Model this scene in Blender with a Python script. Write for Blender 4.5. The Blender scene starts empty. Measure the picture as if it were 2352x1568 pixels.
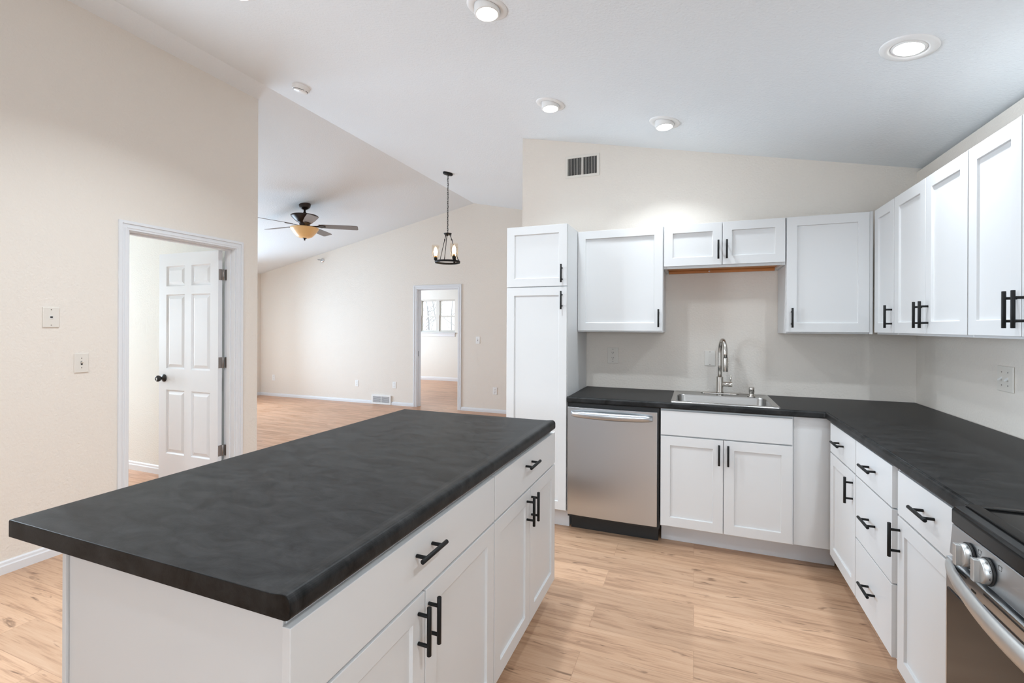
import bpy, bmesh, math, random
from mathutils import Vector, Matrix
C = bpy.context.scene
COL = C.collection
R = math.radians
PI = math.pi

# ------------------------------------------------------------------ camera
cam_d = bpy.data.cameras.new('camera')
cam = bpy.data.objects.new('camera', cam_d)
COL.objects.link(cam)
cam_d.sensor_fit = 'HORIZONTAL'
cam_d.sensor_width = 36.0
cam_d.lens = 36.0 * 1079.5 / 2352
cam_d.shift_y = (750.44 - 784) / 2352
cam_d.clip_start = 0.02
CAM_YAW, CAM_ROLL, CAM_H = 0.3709, 0.0044, 1.3854
cam.matrix_world = (Matrix.Translation((0, 0, CAM_H)) @ Matrix.Rotation(CAM_YAW, 4, 'Z')
                    @ Matrix.Rotation(PI / 2, 4, 'X') @ Matrix.Rotation(CAM_ROLL, 4, 'Z'))
C.camera = cam

# ------------------------------------------------------------------ world, daylight, exposure
w = bpy.data.worlds.new('overcast_sky')
C.world = w
w.use_nodes = True
bgn = w.node_tree.nodes['Background']
bgn.inputs[0].default_value = (0.93, 0.97, 1.0, 1)
bgn.inputs[1].default_value = 1.2
C.view_settings.view_transform = 'Standard'
C.view_settings.look = 'None'
C.view_settings.exposure = 0.77
C.view_settings.gamma = 1.0
C.view_settings.use_curve_mapping = False
C.cycles.use_denoising = True
C.cycles.max_bounces = 10
C.cycles.diffuse_bounces = 7
C.cycles.caustics_reflective = False
C.cycles.caustics_refractive = False
C.cycles.sample_clamp_indirect = 6.0


def daylight(name, loc, direction, sx, sy, watts, color=(0.72, 0.86, 1.0), spread=180):
    d = bpy.data.lights.new(name, 'AREA')
    d.shape = 'RECTANGLE'
    d.size, d.size_y = sx, sy
    d.energy = watts
    d.color = color
    d.spread = R(spread)
    o = bpy.data.objects.new(name, d)
    COL.objects.link(o)
    o.location = loc
    o.rotation_euler = Vector(direction).to_track_quat('-Z', 'Y').to_euler()
    return o


# skylight coming in through openings of the house, some added for fill light
daylight('added_fill_rear', (.3, -3.15, 1.55), (0, 1, 0.0), 1.7, 1.0, 34)  # fill lamp at an added, unseen rear window
daylight('added_fill_left', (-3.78, .78, 1.55), (1, 0.55, 0.03), .95, 1.1, 34)  # fill lamp at an invented, unseen opening in the left wall
daylight('daylight_living', (-9.3, 5.0, 2.3), (1, 0, -0.45), 2.8, 2.6, 28, color=(0.60, 0.80, 1.0))
daylight('daylight_living_low', (-8.25, 4.95, 1.15), (1, -0.33, 0.03), 2.4, 1.8, 90, color=(0.58, 0.79, 1.0), spread=150)
daylight('daylight_bedroom', (-8.4, 2.17, 1.45), (1, 0, -0.05), 1.3, 1.3, 100)
daylight('added_fill_far_room', (-8.45, 8.9, 1.5), (1, 0, -0.1), 1.8, 1.3, 75)  # fill lamp at a side window added out of view
LAMP_W = 14.5

# ------------------------------------------------------------------ materials
MATS = {}


def mat(name, color=(0.8, 0.8, 0.8), rough=0.5, metal=0.0, spec=0.5, bump=None, emit=None, coat=0.0, aniso=0.0):
    """bump = (scale, strength, distance)"""
    m = bpy.data.materials.new(name)
    m.use_nodes = True
    nt = m.node_tree
    b = nt.nodes['Principled BSDF']
    b.inputs['Base Color'].default_value = (*color, 1)
    b.inputs['Roughness'].default_value = rough
    b.inputs['Metallic'].default_value = metal
    b.inputs['Specular IOR Level'].default_value = spec
    b.inputs['Coat Weight'].default_value = coat
    if aniso:
        b.inputs['Anisotropic'].default_value = aniso
        tg = nt.nodes.new('ShaderNodeTangent')
        tg.direction_type = 'RADIAL'
        tg.axis = 'Z'
        nt.links.new(tg.outputs[0], b.inputs['Tangent'])
    if emit:
        b.inputs['Emission Color'].default_value = (*emit[0], 1)
        b.inputs['Emission Strength'].default_value = emit[1]
    if bump:
        tc = nt.nodes.new('ShaderNodeTexCoord')
        n = nt.nodes.new('ShaderNodeTexNoise')
        n.inputs['Scale'].default_value = bump[0]
        n.inputs['Detail'].default_value = 3
        bp = nt.nodes.new('ShaderNodeBump')
        bp.inputs['Strength'].default_value = bump[1]
        bp.inputs['Distance'].default_value = bump[2]
        nt.links.new(tc.outputs['Object'], n.inputs['Vector'])
        nt.links.new(n.outputs['Fac'], bp.inputs['Height'])
        nt.links.new(bp.outputs['Normal'], b.inputs['Normal'])
    MATS[name] = m
    return m


WALL = mat('wall_paint', (0.76, 0.705, 0.640), 0.75, spec=0.25, bump=(75, 0.55, 0.005))
WALLW = mat('wall_paint_bedrooms', (0.78, 0.765, 0.72), 0.75, spec=0.25, bump=(75, 0.55, 0.005))
CEIL = mat('ceiling_paint', (0.76, 0.79, 0.81), 0.85, spec=0.2, bump=(80, 0.5, 0.005))
TRIM = mat('white_trim_paint', (0.73, 0.74, 0.76), 0.35, spec=0.4)
CAB = mat('white_cabinet_lacquer', (0.668, 0.670, 0.670), 0.38, spec=0.4)
BODY = mat('white_cabinet_box', (0.655, 0.660, 0.662), 0.42, spec=0.4)
KICK = mat('grey_white_toe_kick', (0.66, 0.67, 0.69), 0.5)
BLACK = mat('matte_black_metal', (0.008, 0.008, 0.008), 0.5, spec=0.25)
STEEL = mat('brushed_steel', (0.56, 0.58, 0.60), 0.30, metal=1.0, aniso=0.75)
SATIN = mat('satin_steel', (0.62, 0.62, 0.61), 0.42, metal=1.0)
SINKST = mat('sink_steel', (0.42, 0.415, 0.405), 0.27, metal=1.0)
NICKEL = mat('brushed_nickel', (0.55, 0.52, 0.48), 0.24, metal=1.0)
CHROME = mat('chrome', (0.75, 0.75, 0.76), 0.12, metal=1.0)
GLOSSBLK = mat('black_ceramic_glass', (0.010, 0.010, 0.010), 0.14, spec=0.22)
BLKPLA = mat('black_plastic', (0.015, 0.015, 0.015), 0.5)
OVENGL = mat('dark_oven_glass', (0.022, 0.021, 0.020), 0.12, spec=0.35)
PLATE = mat('almond_plastic_plate', (0.71, 0.67, 0.61), 0.35)
PLATEW = mat('bright_white_plastic', (0.82, 0.82, 0.81), 0.35)
DARK = mat('dark_slot', (0.02, 0.02, 0.02), 0.6)
VENTMETAL = mat('dark_vent_slat', (0.10, 0.09, 0.08), 0.5)
ORANGE = mat('orange_varnished_wood', (0.55, 0.21, 0.045), 0.45)
LAMPWHITE = mat('white_lamp_metal', (0.80, 0.80, 0.79), 0.4)
GLOW = mat('lit_lamp_lens', (0.9, 0.9, 0.9), 0.4, emit=((1.0, 0.98, 0.95), 6.0))
BRONZE = mat('oil_rubbed_bronze', (0.035, 0.022, 0.017), 0.32, metal=0.6)
BLADE = mat('grey_brown_blade', (0.17, 0.145, 0.13), 0.42)
AMBER = mat('amber_alabaster_glass', (0.70, 0.44, 0.19), 0.35, emit=((1.0, 0.55, 0.22), 0.06), bump=(30, .2, .003))  # faint glow added to the glass, the bowl light is off
BULB = mat('warm_filament_bulb', (1, .9, .7), 0.3, emit=((1.0, 0.80, 0.52), 12.0))
BARK = mat('glare_paled_bark', (0.42, 0.41, 0.42), 0.9)  # over-exposed look through the panes put into the bark colour
SNOW = mat('pale_winter_ground', (0.72, 0.74, 0.76), 0.9)
HINGE = mat('tarnished_nickel_hinge', (0.33, 0.29, 0.27), 0.38, metal=0.9)
FRAMEV = mat('almond_vinyl_frame', (0.62, 0.60, 0.56), 0.45)
STAINKNOB = mat('dark_bronze_knob', (0.02, 0.018, 0.018), 0.3, metal=0.3)


def glass_mat(name, tint, alpha_gloss=0.12, rough=0.02):
    m = bpy.data.materials.new(name)
    m.use_nodes = True
    nt = m.node_tree
    nt.nodes.clear()
    out = nt.nodes.new('ShaderNodeOutputMaterial')
    tr = nt.nodes.new('ShaderNodeBsdfTransparent')
    tr.inputs[0].default_value = (*tint, 1)
    gl = nt.nodes.new('ShaderNodeBsdfGlossy')
    gl.inputs['Roughness'].default_value = rough
    mx = nt.nodes.new('ShaderNodeMixShader')
    mx.inputs[0].default_value = alpha_gloss
    nt.links.new(tr.outputs[0], mx.inputs[1])
    nt.links.new(gl.outputs[0], mx.inputs[2])
    nt.links.new(mx.outputs[0], out.inputs[0])
    return m


PANE = glass_mat('window_glass', (0.97, 0.99, 0.99), 0.06)
SHADE = glass_mat('warm_tinted_glass', (1.0, 0.975, 0.94), 0.06, 0.05)


def counter_mat():
    m = mat('black_stone_laminate', (0.02, 0.02, 0.02), 0.4, spec=0.16)
    nt = m.node_tree
    b = nt.nodes['Principled BSDF']
    tc = nt.nodes.new('ShaderNodeTexCoord')
    mp = nt.nodes.new('ShaderNodeMapping')
    mp.inputs['Scale'].default_value = (1.6, 3.2, 2)
    mp.inputs['Rotation'].default_value = (0, 0, R(-12))
    n = nt.nodes.new('ShaderNodeTexNoise')
    n.inputs['Scale'].default_value = 6.0
    n.inputs['Detail'].default_value = 12
    n.inputs['Roughness'].default_value = 0.72
    n.inputs['Distortion'].default_value = 0.7
    rp = nt.nodes.new('ShaderNodeValToRGB')
    rp.color_ramp.elements[0].position = 0.36
    rp.color_ramp.elements[0].color = (0.005, 0.005, 0.005, 1)
    rp.color_ramp.elements[1].position = 0.68
    rp.color_ramp.elements[1].color = (0.032, 0.032, 0.032, 1)
    rr = nt.nodes.new('ShaderNodeMapRange')
    rr.inputs['To Min'].default_value = 0.36
    rr.inputs['To Max'].default_value = 0.50
    n2 = nt.nodes.new('ShaderNodeTexNoise')
    n2.inputs['Scale'].default_value = 260
    n2.inputs['Detail'].default_value = 2
    bp = nt.nodes.new('ShaderNodeBump')
    bp.inputs['Strength'].default_value = 0.12
    bp.inputs['Distance'].default_value = 0.001
    L = nt.links.new
    L(tc.outputs['Object'], mp.inputs[0])
    L(mp.outputs[0], n.inputs['Vector'])
    L(n.outputs['Fac'], rp.inputs[0])
    L(rp.outputs[0], b.inputs['Base Color'])
    L(n.outputs['Fac'], rr.inputs['Value'])
    L(rr.outputs[0], b.inputs['Roughness'])
    L(tc.outputs['Object'], n2.inputs['Vector'])
    L(n2.outputs['Fac'], bp.inputs['Height'])
    L(bp.outputs['Normal'], b.inputs['Normal'])
    return m


COUNTER = counter_mat()


def plank_mat(name, c_a, c_b, c_dark, length, width, grain=1.0, rough=0.42, knots=True):
    m = mat(name, c_a, rough, spec=0.4)
    nt = m.node_tree
    b = nt.nodes['Principled BSDF']
    L = nt.links.new
    tc = nt.nodes.new('ShaderNodeTexCoord')
    br = nt.nodes.new('ShaderNodeTexBrick')
    br.offset = 0.37
    br.inputs['Color1'].default_value = (0, 0, 0, 1)
    br.inputs['Color2'].default_value = (1, 1, 1, 1)
    br.inputs['Mortar'].default_value = (0.5, 0.5, 0.5, 1)
    br.inputs['Scale'].default_value = 1.0
    br.inputs['Mortar Size'].default_value = 0.0012
    br.inputs['Mortar Smooth'].default_value = 0.3
    br.inputs['Brick Width'].default_value = length
    br.inputs['Row Height'].default_value = width
    L(tc.outputs['Object'], br.inputs['Vector'])
    # shift the grain per plank
    vm = nt.nodes.new('ShaderNodeVectorMath')
    vm.operation = 'MULTIPLY_ADD'
    vm.inputs[1].default_value = (7.3, 3.1, 9.0)
    L(br.outputs['Color'], vm.inputs[0])
    L(tc.outputs['Object'], vm.inputs[2])
    mp = nt.nodes.new('ShaderNodeMapping')
    mp.inputs['Scale'].default_value = (1.1, 11.0, 1.0)
    L(vm.outputs[0], mp.inputs[0])
    n1 = nt.nodes.new('ShaderNodeTexNoise')
    n1.inputs['Scale'].default_value = 2.2
    n1.inputs['Detail'].default_value = 7
    n1.inputs['Roughness'].default_value = 0.6
    n1.inputs['Distortion'].default_value = 0.6
    L(mp.outputs[0], n1.inputs['Vector'])
    mp2 = nt.nodes.new('ShaderNodeMapping')
    mp2.inputs['Scale'].default_value = (3.0, 90.0, 1.0)
    L(vm.outputs[0], mp2.inputs[0])
    n2 = nt.nodes.new('ShaderNodeTexNoise')
    n2.inputs['Scale'].default_value = 2.0
    n2.inputs['Detail'].default_value = 4
    L(mp2.outputs[0], n2.inputs['Vector'])
    add = nt.nodes.new('ShaderNodeMath')
    add.operation = 'MULTIPLY_ADD'
    add.inputs[1].default_value = 0.35 * grain
    L(n2.outputs['Fac'], add.inputs[0])
    L(n1.outputs['Fac'], add.inputs[2])
    rp = nt.nodes.new('ShaderNodeValToRGB')
    e = rp.color_ramp.elements
    e[0].position = 0.52
    e[0].color = (*c_dark, 1)
    e[1].position = 1.0 if grain > 1.2 else .86
    e[1].color = (*c_b, 1)
    k = rp.color_ramp.elements.new(0.74 if grain > 1.2 else .62)
    k.color = (*c_a, 1)
    L(add.outputs[0], rp.inputs[0])
    col = rp.outputs[0]
    # plank to plank tone
    hv = nt.nodes.new('ShaderNodeHueSaturation')
    mr = nt.nodes.new('ShaderNodeMapRange')
    mr.inputs['To Min'].default_value = 0.90
    mr.inputs['To Max'].default_value = 1.08
    L(br.outputs['Color'], mr.inputs['Value'])
    L(mr.outputs[0], hv.inputs['Value'])
    L(col, hv.inputs['Color'])
    col = hv.outputs[0]
    if knots:
        mp3 = nt.nodes.new('ShaderNodeMapping')
        mp3.inputs['Scale'].default_value = (2.3, 13.0, 1.0)
        L(vm.outputs[0], mp3.inputs[0])
        n3 = nt.nodes.new('ShaderNodeTexNoise')
        n3.inputs['Scale'].default_value = 1.7
        n3.inputs['Detail'].default_value = 3
        n3.inputs['Distortion'].default_value = 1.5
        L(mp3.outputs[0], n3.inputs['Vector'])
        r3 = nt.nodes.new('ShaderNodeValToRGB')
        r3.color_ramp.elements[0].position = 0.63
        r3.color_ramp.elements[0].color = (0, 0, 0, 1)
        r3.color_ramp.elements[1].position = 0.73
        r3.color_ramp.elements[1].color = (0.8, 0.8, 0.8, 1)
        L(n3.outputs['Fac'], r3.inputs[0])
        mx = nt.nodes.new('ShaderNodeMix')
        mx.data_type = 'RGBA'
        L(r3.outputs[0], mx.inputs['Factor'])
        L(col, mx.inputs[6])
        mx.inputs[7].default_value = (c_dark[0] * .38, c_dark[1] * .33, c_dark[2] * .30, 1)
        col = mx.outputs[2]
    # seams
    mx2 = nt.nodes.new('ShaderNodeMix')
    mx2.data_type = 'RGBA'
    sf = nt.nodes.new('ShaderNodeMath')
    sf.operation = 'MULTIPLY'
    sf.inputs[1].default_value = 0.35
    L(br.outputs['Fac'], sf.inputs[0])
    L(sf.outputs[0], mx2.inputs['Factor'])
    L(col, mx2.inputs[6])
    mx2.inputs[7].default_value = (c_dark[0] * .5, c_dark[1] * .45, c_dark[2] * .4, 1)
    L(mx2.outputs[2], b.inputs['Base Color'])
    return m


FLOORK = plank_mat('light_oak_vinyl_plank', (0.52, 0.322, 0.202), (0.585, 0.385, 0.255), (0.33, 0.19, 0.115), 1.22, 0.18, grain=1.4)
FLOORL = plank_mat('salmon_laminate_strip', (0.56, 0.31, 0.185), (0.64, 0.385, 0.25), (0.45, 0.225, 0.12), 0.9, 0.065,
                   grain=0.6, rough=0.34, knots=False)


# ------------------------------------------------------------------ mesh helpers
def box(bm, x0, x1, y0, y1, z0, z1):
    v = [bm.verts.new(p) for p in ((x0, y0, z0), (x1, y0, z0), (x1, y1, z0), (x0, y1, z0),
                                   (x0, y0, z1), (x1, y0, z1), (x1, y1, z1), (x0, y1, z1))]
    for f in ((0, 3, 2, 1), (4, 5, 6, 7), (0, 1, 5, 4), (1, 2, 6, 5), (2, 3, 7, 6), (3, 0, 4, 7)):
        bm.faces.new([v[i] for i in f])


def lathe(bm, prof, M=None, seg=32, cap=True):
    M = M or Matrix()
    rings = []
    for r, z in prof:
        rings.append([bm.verts.new(M @ Vector((r * math.cos(2 * PI * i / seg), r * math.sin(2 * PI * i / seg), z)))
                      for i in range(seg)])
    for a, b in zip(rings, rings[1:]):
        for i in range(seg):
            j = (i + 1) % seg
            f = bm.faces.new((a[i], a[j], b[j], b[i]))
            f.smooth = True
    if cap:
        if prof[0][0] > 1e-6:
            bm.faces.new(list(reversed(rings[0])))
        if prof[-1][0] > 1e-6:
            bm.faces.new(rings[-1])


def cyl(bm, p0, p1, r, seg=16, r2=None):
    p0, p1 = Vector(p0), Vector(p1)
    d = p1 - p0
    M = Matrix.Translation(p0) @ d.to_track_quat('Z', 'Y').to_matrix().to_4x4()
    lathe(bm, [(r, 0), (r if r2 is None else r2, d.length)], M, seg)


def tube(bm, pts, r, seg=12, closed=False, rz=None):
    """sweep a circle along pts (parallel transport)"""
    pts = [Vector(p) for p in pts]
    n = len(pts)
    rings = []
    up = None
    for i, p in enumerate(pts):
        if closed:
            t = (pts[(i + 1) % n] - pts[i - 1]).normalized()
        else:
            t = (pts[min(i + 1, n - 1)] - pts[max(i - 1, 0)]).normalized()
        if up is None:
            up = t.orthogonal().normalized()
        up = (up - t * up.dot(t)).normalized()
        s = t.cross(up)
        rr = r[i] if isinstance(r, (list, tuple)) else r
        rings.append([bm.verts.new(p + up * (rr * math.cos(2 * PI * k / seg)) + s * (rr * math.sin(2 * PI * k / seg)))
                      for k in range(seg)])
    m = n if closed else n - 1
    for i in range(m):
        a, b = rings[i], rings[(i + 1) % n]
        for k in range(seg):
            j = (k + 1) % seg
            f = bm.faces.new((a[k], a[j], b[j], b[k]))
            f.smooth = True
    if not closed:
        bm.faces.new(list(reversed(rings[0])))
        bm.faces.new(rings[-1])


def prism(bm, poly, axis, a0, a1):
    """extrude a 2D polygon along axis: axis 'y' -> poly is (x,z); 'x' -> (y,z); 'z' -> (x,y)"""
    def P(p, a):
        return (p[0], a, p[1]) if axis == 'y' else (a, p[0], p[1]) if axis == 'x' else (p[0], p[1], a)
    A = [bm.verts.new(P(p, a0)) for p in poly]
    B = [bm.verts.new(P(p, a1)) for p in poly]
    n = len(poly)
    bm.faces.new(A)
    bm.faces.new(list(reversed(B)))
    for i in range(n):
        j = (i + 1) % n
        bm.faces.new((A[i], B[i], B[j], A[j]))


def grid_solid(bm, us, vs, inside, axis, a0, a1):
    """solid made from the grid cells for which inside(uc, vc); shared faces left out"""
    def P(u, v, a):
        return (a, u, v) if axis == 'x' else (u, a, v) if axis == 'y' else (u, v, a)
    cache = {}

    def V(i, j, k):
        if (i, j, k) not in cache:
            cache[(i, j, k)] = bm.verts.new(P(us[i], vs[j], (a0, a1)[k]))
        return cache[(i, j, k)]
    nu, nv = len(us) - 1, len(vs) - 1
    ins = [[inside((us[i] + us[i + 1]) / 2, (vs[j] + vs[j + 1]) / 2) for j in range(nv)] for i in range(nu)]

    def I(i, j):
        return 0 <= i < nu and 0 <= j < nv and ins[i][j]
    for i in range(nu):
        for j in range(nv):
            if not ins[i][j]:
                continue
            bm.faces.new([V(i, j, 0), V(i, j + 1, 0), V(i + 1, j + 1, 0), V(i + 1, j, 0)])
            bm.faces.new([V(i, j, 1), V(i + 1, j, 1), V(i + 1, j + 1, 1), V(i, j + 1, 1)])
            if not I(i - 1, j):
                bm.faces.new([V(i, j, 0), V(i, j, 1), V(i, j + 1, 1), V(i, j + 1, 0)])
            if not I(i + 1, j):
                bm.faces.new([V(i + 1, j, 0), V(i + 1, j + 1, 0), V(i + 1, j + 1, 1), V(i + 1, j, 1)])
            if not I(i, j - 1):
                bm.faces.new([V(i, j, 0), V(i + 1, j, 0), V(i + 1, j, 1), V(i, j, 1)])
            if not I(i, j + 1):
                bm.faces.new([V(i, j + 1, 0), V(i, j + 1, 1), V(i + 1, j + 1, 1), V(i + 1, j + 1, 0)])


def obj(name, bm, m, parent=None, bevel=0.0, seg=2, label=None, smooth=False, angle=35):
    bmesh.ops.recalc_face_normals(bm, faces=bm.faces[:])
    if smooth:
        for f in bm.faces:
            f.smooth = True
    me = bpy.data.meshes.new(name)
    bm.to_mesh(me)
    bm.free()
    me.materials.append(m)
    o = bpy.data.objects.new(name, me)
    COL.objects.link(o)
    if parent is not None:
        o.parent = parent
    if label:
        o['label'] = label
    if bevel:
        md = o.modifiers.new('soft_edges', 'BEVEL')
        md.width = bevel
        md.segments = seg
        md.limit_method = 'ANGLE'
        md.angle_limit = R(angle)
        md.use_clamp_overlap = True
    return o


def NB():
    return bmesh.new()


def bxo(name, dims, m, parent=None, bevel=0.0015, label=None):
    bm = NB()
    box(bm, *dims)
    return obj(name, bm, m, parent, bevel, label=label)


def thing(name, label, cat, loc=(0, 0, 0), rotz=0.0, group=None):
    o = bpy.data.objects.new(name, None)
    COL.objects.link(o)
    o.location = loc
    o.rotation_euler = (0, 0, rotz)
    o.empty_display_size = 0.05
    o['label'] = label
    o['category'] = cat
    if group:
        o['group'] = group
    return o


def tag(o, label, cat, group=None):
    o['label'] = label
    o['category'] = cat
    if group:
        o['group'] = group
    return o


def struct(o):
    o['kind'] = 'structure'
    return o


def tree_copy(o, parent=None):
    c = o.copy()
    COL.objects.link(c)
    if parent is not None:
        c.parent = parent
    for ch in list(o.children):
        tree_copy(ch, c)
    return c


def dup(root, loc, rotz=None, label=None):
    kids = list(root.children)
    c = root.copy()
    COL.objects.link(c)
    for ch in kids:
        tree_copy(ch, c)
    c.location = loc
    if rotz is not None:
        c.rotation_euler = (0, 0, rotz)
    if label:
        c['label'] = label
    return c


# ------------------------------------------------------------------ the setting
XR, YB = 1.319, 3.734            # right wall face, sink wall face
XL, YL = -3.58, 3.036            # left wall face and its end
XWE = -1.3615                    # left end of the sink wall
YF, XFL = 6.957, -8.11           # far living room wall, far left wall
XRID, ZRID = -3.383, 3.409       # ridge of the vaulted ceiling
SR, SL = 0.2125, 0.208
YR = -3.0                        # rear wall
T = 0.12


def zc(x):
    return ZRID - SR * (x - XRID) if x > XRID else ZRID - SL * (XRID - x)


def ceil_poly(x0, x1):
    """top outline points between x0 and x1 (increasing x)"""
    p = [(x0, zc(x0))]
    if x0 < XRID < x1:
        p.append((XRID, ZRID))
    p.append((x1, zc(x1)))
    return p


# floors
bm = NB(); box(bm, XL - T, XR + T, YR - T, YL, -0.05, 0.0); box(bm, XWE, XR + T, YL, YB + T, -0.05, 0.0)
struct(obj('floor', bm, FLOORK))
bm = NB(); box(bm, XFL - T, XWE, YL, YF + T, -0.05, 0.0); box(bm, XFL - T, XL - T, 1.32, YL, -0.05, 0)
struct(obj('floor_living', bm, FLOORL))
bm = NB(); box(bm, -8.3, -1.2, YF + T, 10.75, -0.05, 0.0)
struct(obj('floor_far_room', bm, FLOORL))
bm = NB(); box(bm, -45, 25, 10.75, 60, -0.9, -0.6); box(bm, -45, XFL - T, -30, 10.75, -0.9, -.6); box(bm, XFL - T, XL - T, YR - T, 1.32, -0.9, -.6); box(bm, XFL - T, 25, -30, YR - T, -0.9, -.6)
struct(obj('ground', bm, SNOW))

# vaulted ceiling: two slopes meeting at the ridge
bm = NB()
x0, x1 = XFL - T, XR + T
prism(bm, [(x0, zc(x0)), (XRID, ZRID), (x1, zc(x1)), (x1, zc(x1) + .12), (XRID, ZRID + .12), (x0, zc(x0) + .12)], 'y', YR - T, YF + T)
struct(obj('ceiling', bm, CEIL))
bm = NB(); box(bm, -8.3, -1.2, YF + T, 10.75, 2.44, 2.5)
struct(obj('ceiling_far_room', bm, CEIL))

# sink wall
bm = NB()
top = ceil_poly(XWE, XR + T)
prism(bm, [(XWE, 0), (XR + T, 0)] + list(reversed(top)), 'y', YB, YB + T)
struct(obj('wall_back', bm, WALL))
# living room right side wall behind the pantry
bm = NB()
prism(bm, [(XWE, 0), (XWE + T, 0), (XWE + T, zc(XWE + T)), (XWE, zc(XWE))], 'y', YB + T, YF)
struct(obj('wall_living', bm, WALL))
# right wall
bm = NB(); box(bm, XR, XR + T, YR - T, YB, 0, zc(XR + T))
struct(obj('wall_right', bm, WALL))
# left wall with the door opening and an invented window opening for fill
DY0, DY1, DZ = 2.021, 2.828, 2.032
bm = NB()
grid_solid(bm, [YR - T, 0.30, 1.25, DY0, DY1, YL], [0, .95, DZ, 2.12, zc(XL)],
           lambda u, v: not ((DY0 < u < DY1 and v < DZ) or (0.30 < u < 1.25 and .95 < v < 2.12)), 'x', XL - T, XL)
struct(obj('wall_left', bm, WALL))
# partition between bedroom and living room
bm = NB()
prism(bm, [(XFL, 0), (XL - T, 0), (XL - T, zc(XL - T)), (XFL, zc(XFL))], 'y', YL - 0.14, YL)
struct(obj('wall_bedroom', bm, WALLW))
bm = NB()
prism(bm, [(XFL, 0), (XL - T, 0), (XL - T, zc(XL - T)), (XFL, zc(XFL))], 'y', 1.32, 1.40)
struct(obj('wall_bedroom_rear', bm, WALLW))
# far wall with door opening
FX0, FX1 = -4.470, -3.662
bm = NB()
prism(bm, [(XFL, 0), (FX0, 0), (FX0, DZ), (FX1, DZ), (FX1, 0), (XWE + T, 0)] + list(reversed(ceil_poly(XFL, XWE + T))), 'y', YF, YF + T)
struct(obj('wall_far', bm, WALL))
# far left exterior wall with living room and bedroom windows
bm = NB()
grid_solid(bm, [1.32, 1.60, 2.75, 3.75, 6.35, YF + T], [0, 0.06, 0.85, 2.06, zc(XFL)],
           lambda u, v: not ((1.6 < u < 2.75 and .85 < v < 2.06) or (3.75 < u < 6.35 and .06 < v < 2.06)), 'x', XFL - T, XFL)
struct(obj('wall_far_left', bm, WALL))
# rear wall behind the camera, with a window opening added for fill light
bm = NB()
grid_solid(bm, [XFL - T, -.6, 1.2, XR + T], [0, 1.0, 2.1, 2.36], lambda u, v: not (-.6 < u < 1.2 and 1.0 < v < 2.1), 'y', YR - T, YR)
prism(bm, [(XFL - T, 2.36), (XR + T, 2.36)] + list(reversed(ceil_poly(XFL - T, XR + T))), 'y', YR - T, YR)
struct(obj('wall_rear', bm, WALL))
# far bedroom shell
WX0, WX1, WZ0, WZ1, YW = -6.71, -5.67, 1.235, 2.08, 10.59
bm = NB()
grid_solid(bm, [-8.3, WX0, WX1, -1.2], [0, WZ0, WZ1, 2.44], lambda u, v: not (WX0 < u < WX1 and WZ0 < v < WZ1), 'y', YW, YW + .14)
struct(obj('wall_far_room', bm, WALLW))
bm = NB()
grid_solid(bm, [YF + T, 8.0, 9.8, YW], [0, .85, 2.15, 2.44], lambda u, v: not (8.0 < u < 9.8 and .85 < v < 2.15), 'x', -8.3, -8.2)  # unseen side window opening, added to let fill light in
struct(obj('wall_far_room_left', bm, WALLW))
bm = NB(); box(bm, -1.3, -1.2, YF + T, YW, 0, 2.44)
struct(obj('wall_far_room_right', bm, WALLW))


# baseboards: a moulded profile (thickness, height)
def base_profile(h, t=0.014):
    return [(0, 0), (t, 0), (t, h * .62), (t * .72, h * .72), (t * .62, h * .9), (t * .25, h), (0, h)]


def baseboard(name, axis, face, sign, runs, h=0.07):
    bm = NB()
    for a0, a1 in runs:
        prof = [(face + sign * p[0], p[1]) for p in base_profile(h)]
        prism(bm, prof, axis, a0, a1)
    return struct(obj(name, bm, TRIM))


baseboard('baseboard_left', 'y', XL, 1, [(YR, DY0 - .06), (DY1 + .06, YL + .012)], 0.072)
baseboard('baseboard_far', 'x', YF, -1, [(XFL, FX0 - .06), (FX1 + .06, XWE)], 0.058)
baseboard('baseboard_bedroom', 'x', YL - .14, -1, [(XFL, XL - T)], 0.08)
baseboard('baseboard_living', 'y', XWE, -1, [(YB + T, YF)], 0.07)
baseboard('baseboard_far_room', 'x', YW, -1, [(-8.2, -1.3)], 0.09)
baseboard('baseboard_far_left', 'y', XFL, 1, [(YL, 3.7), (6.4, YF)], 0.06)
baseboard('baseboard_partition', 'x', YL, 1, [(XFL, XL)], 0.07)


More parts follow.
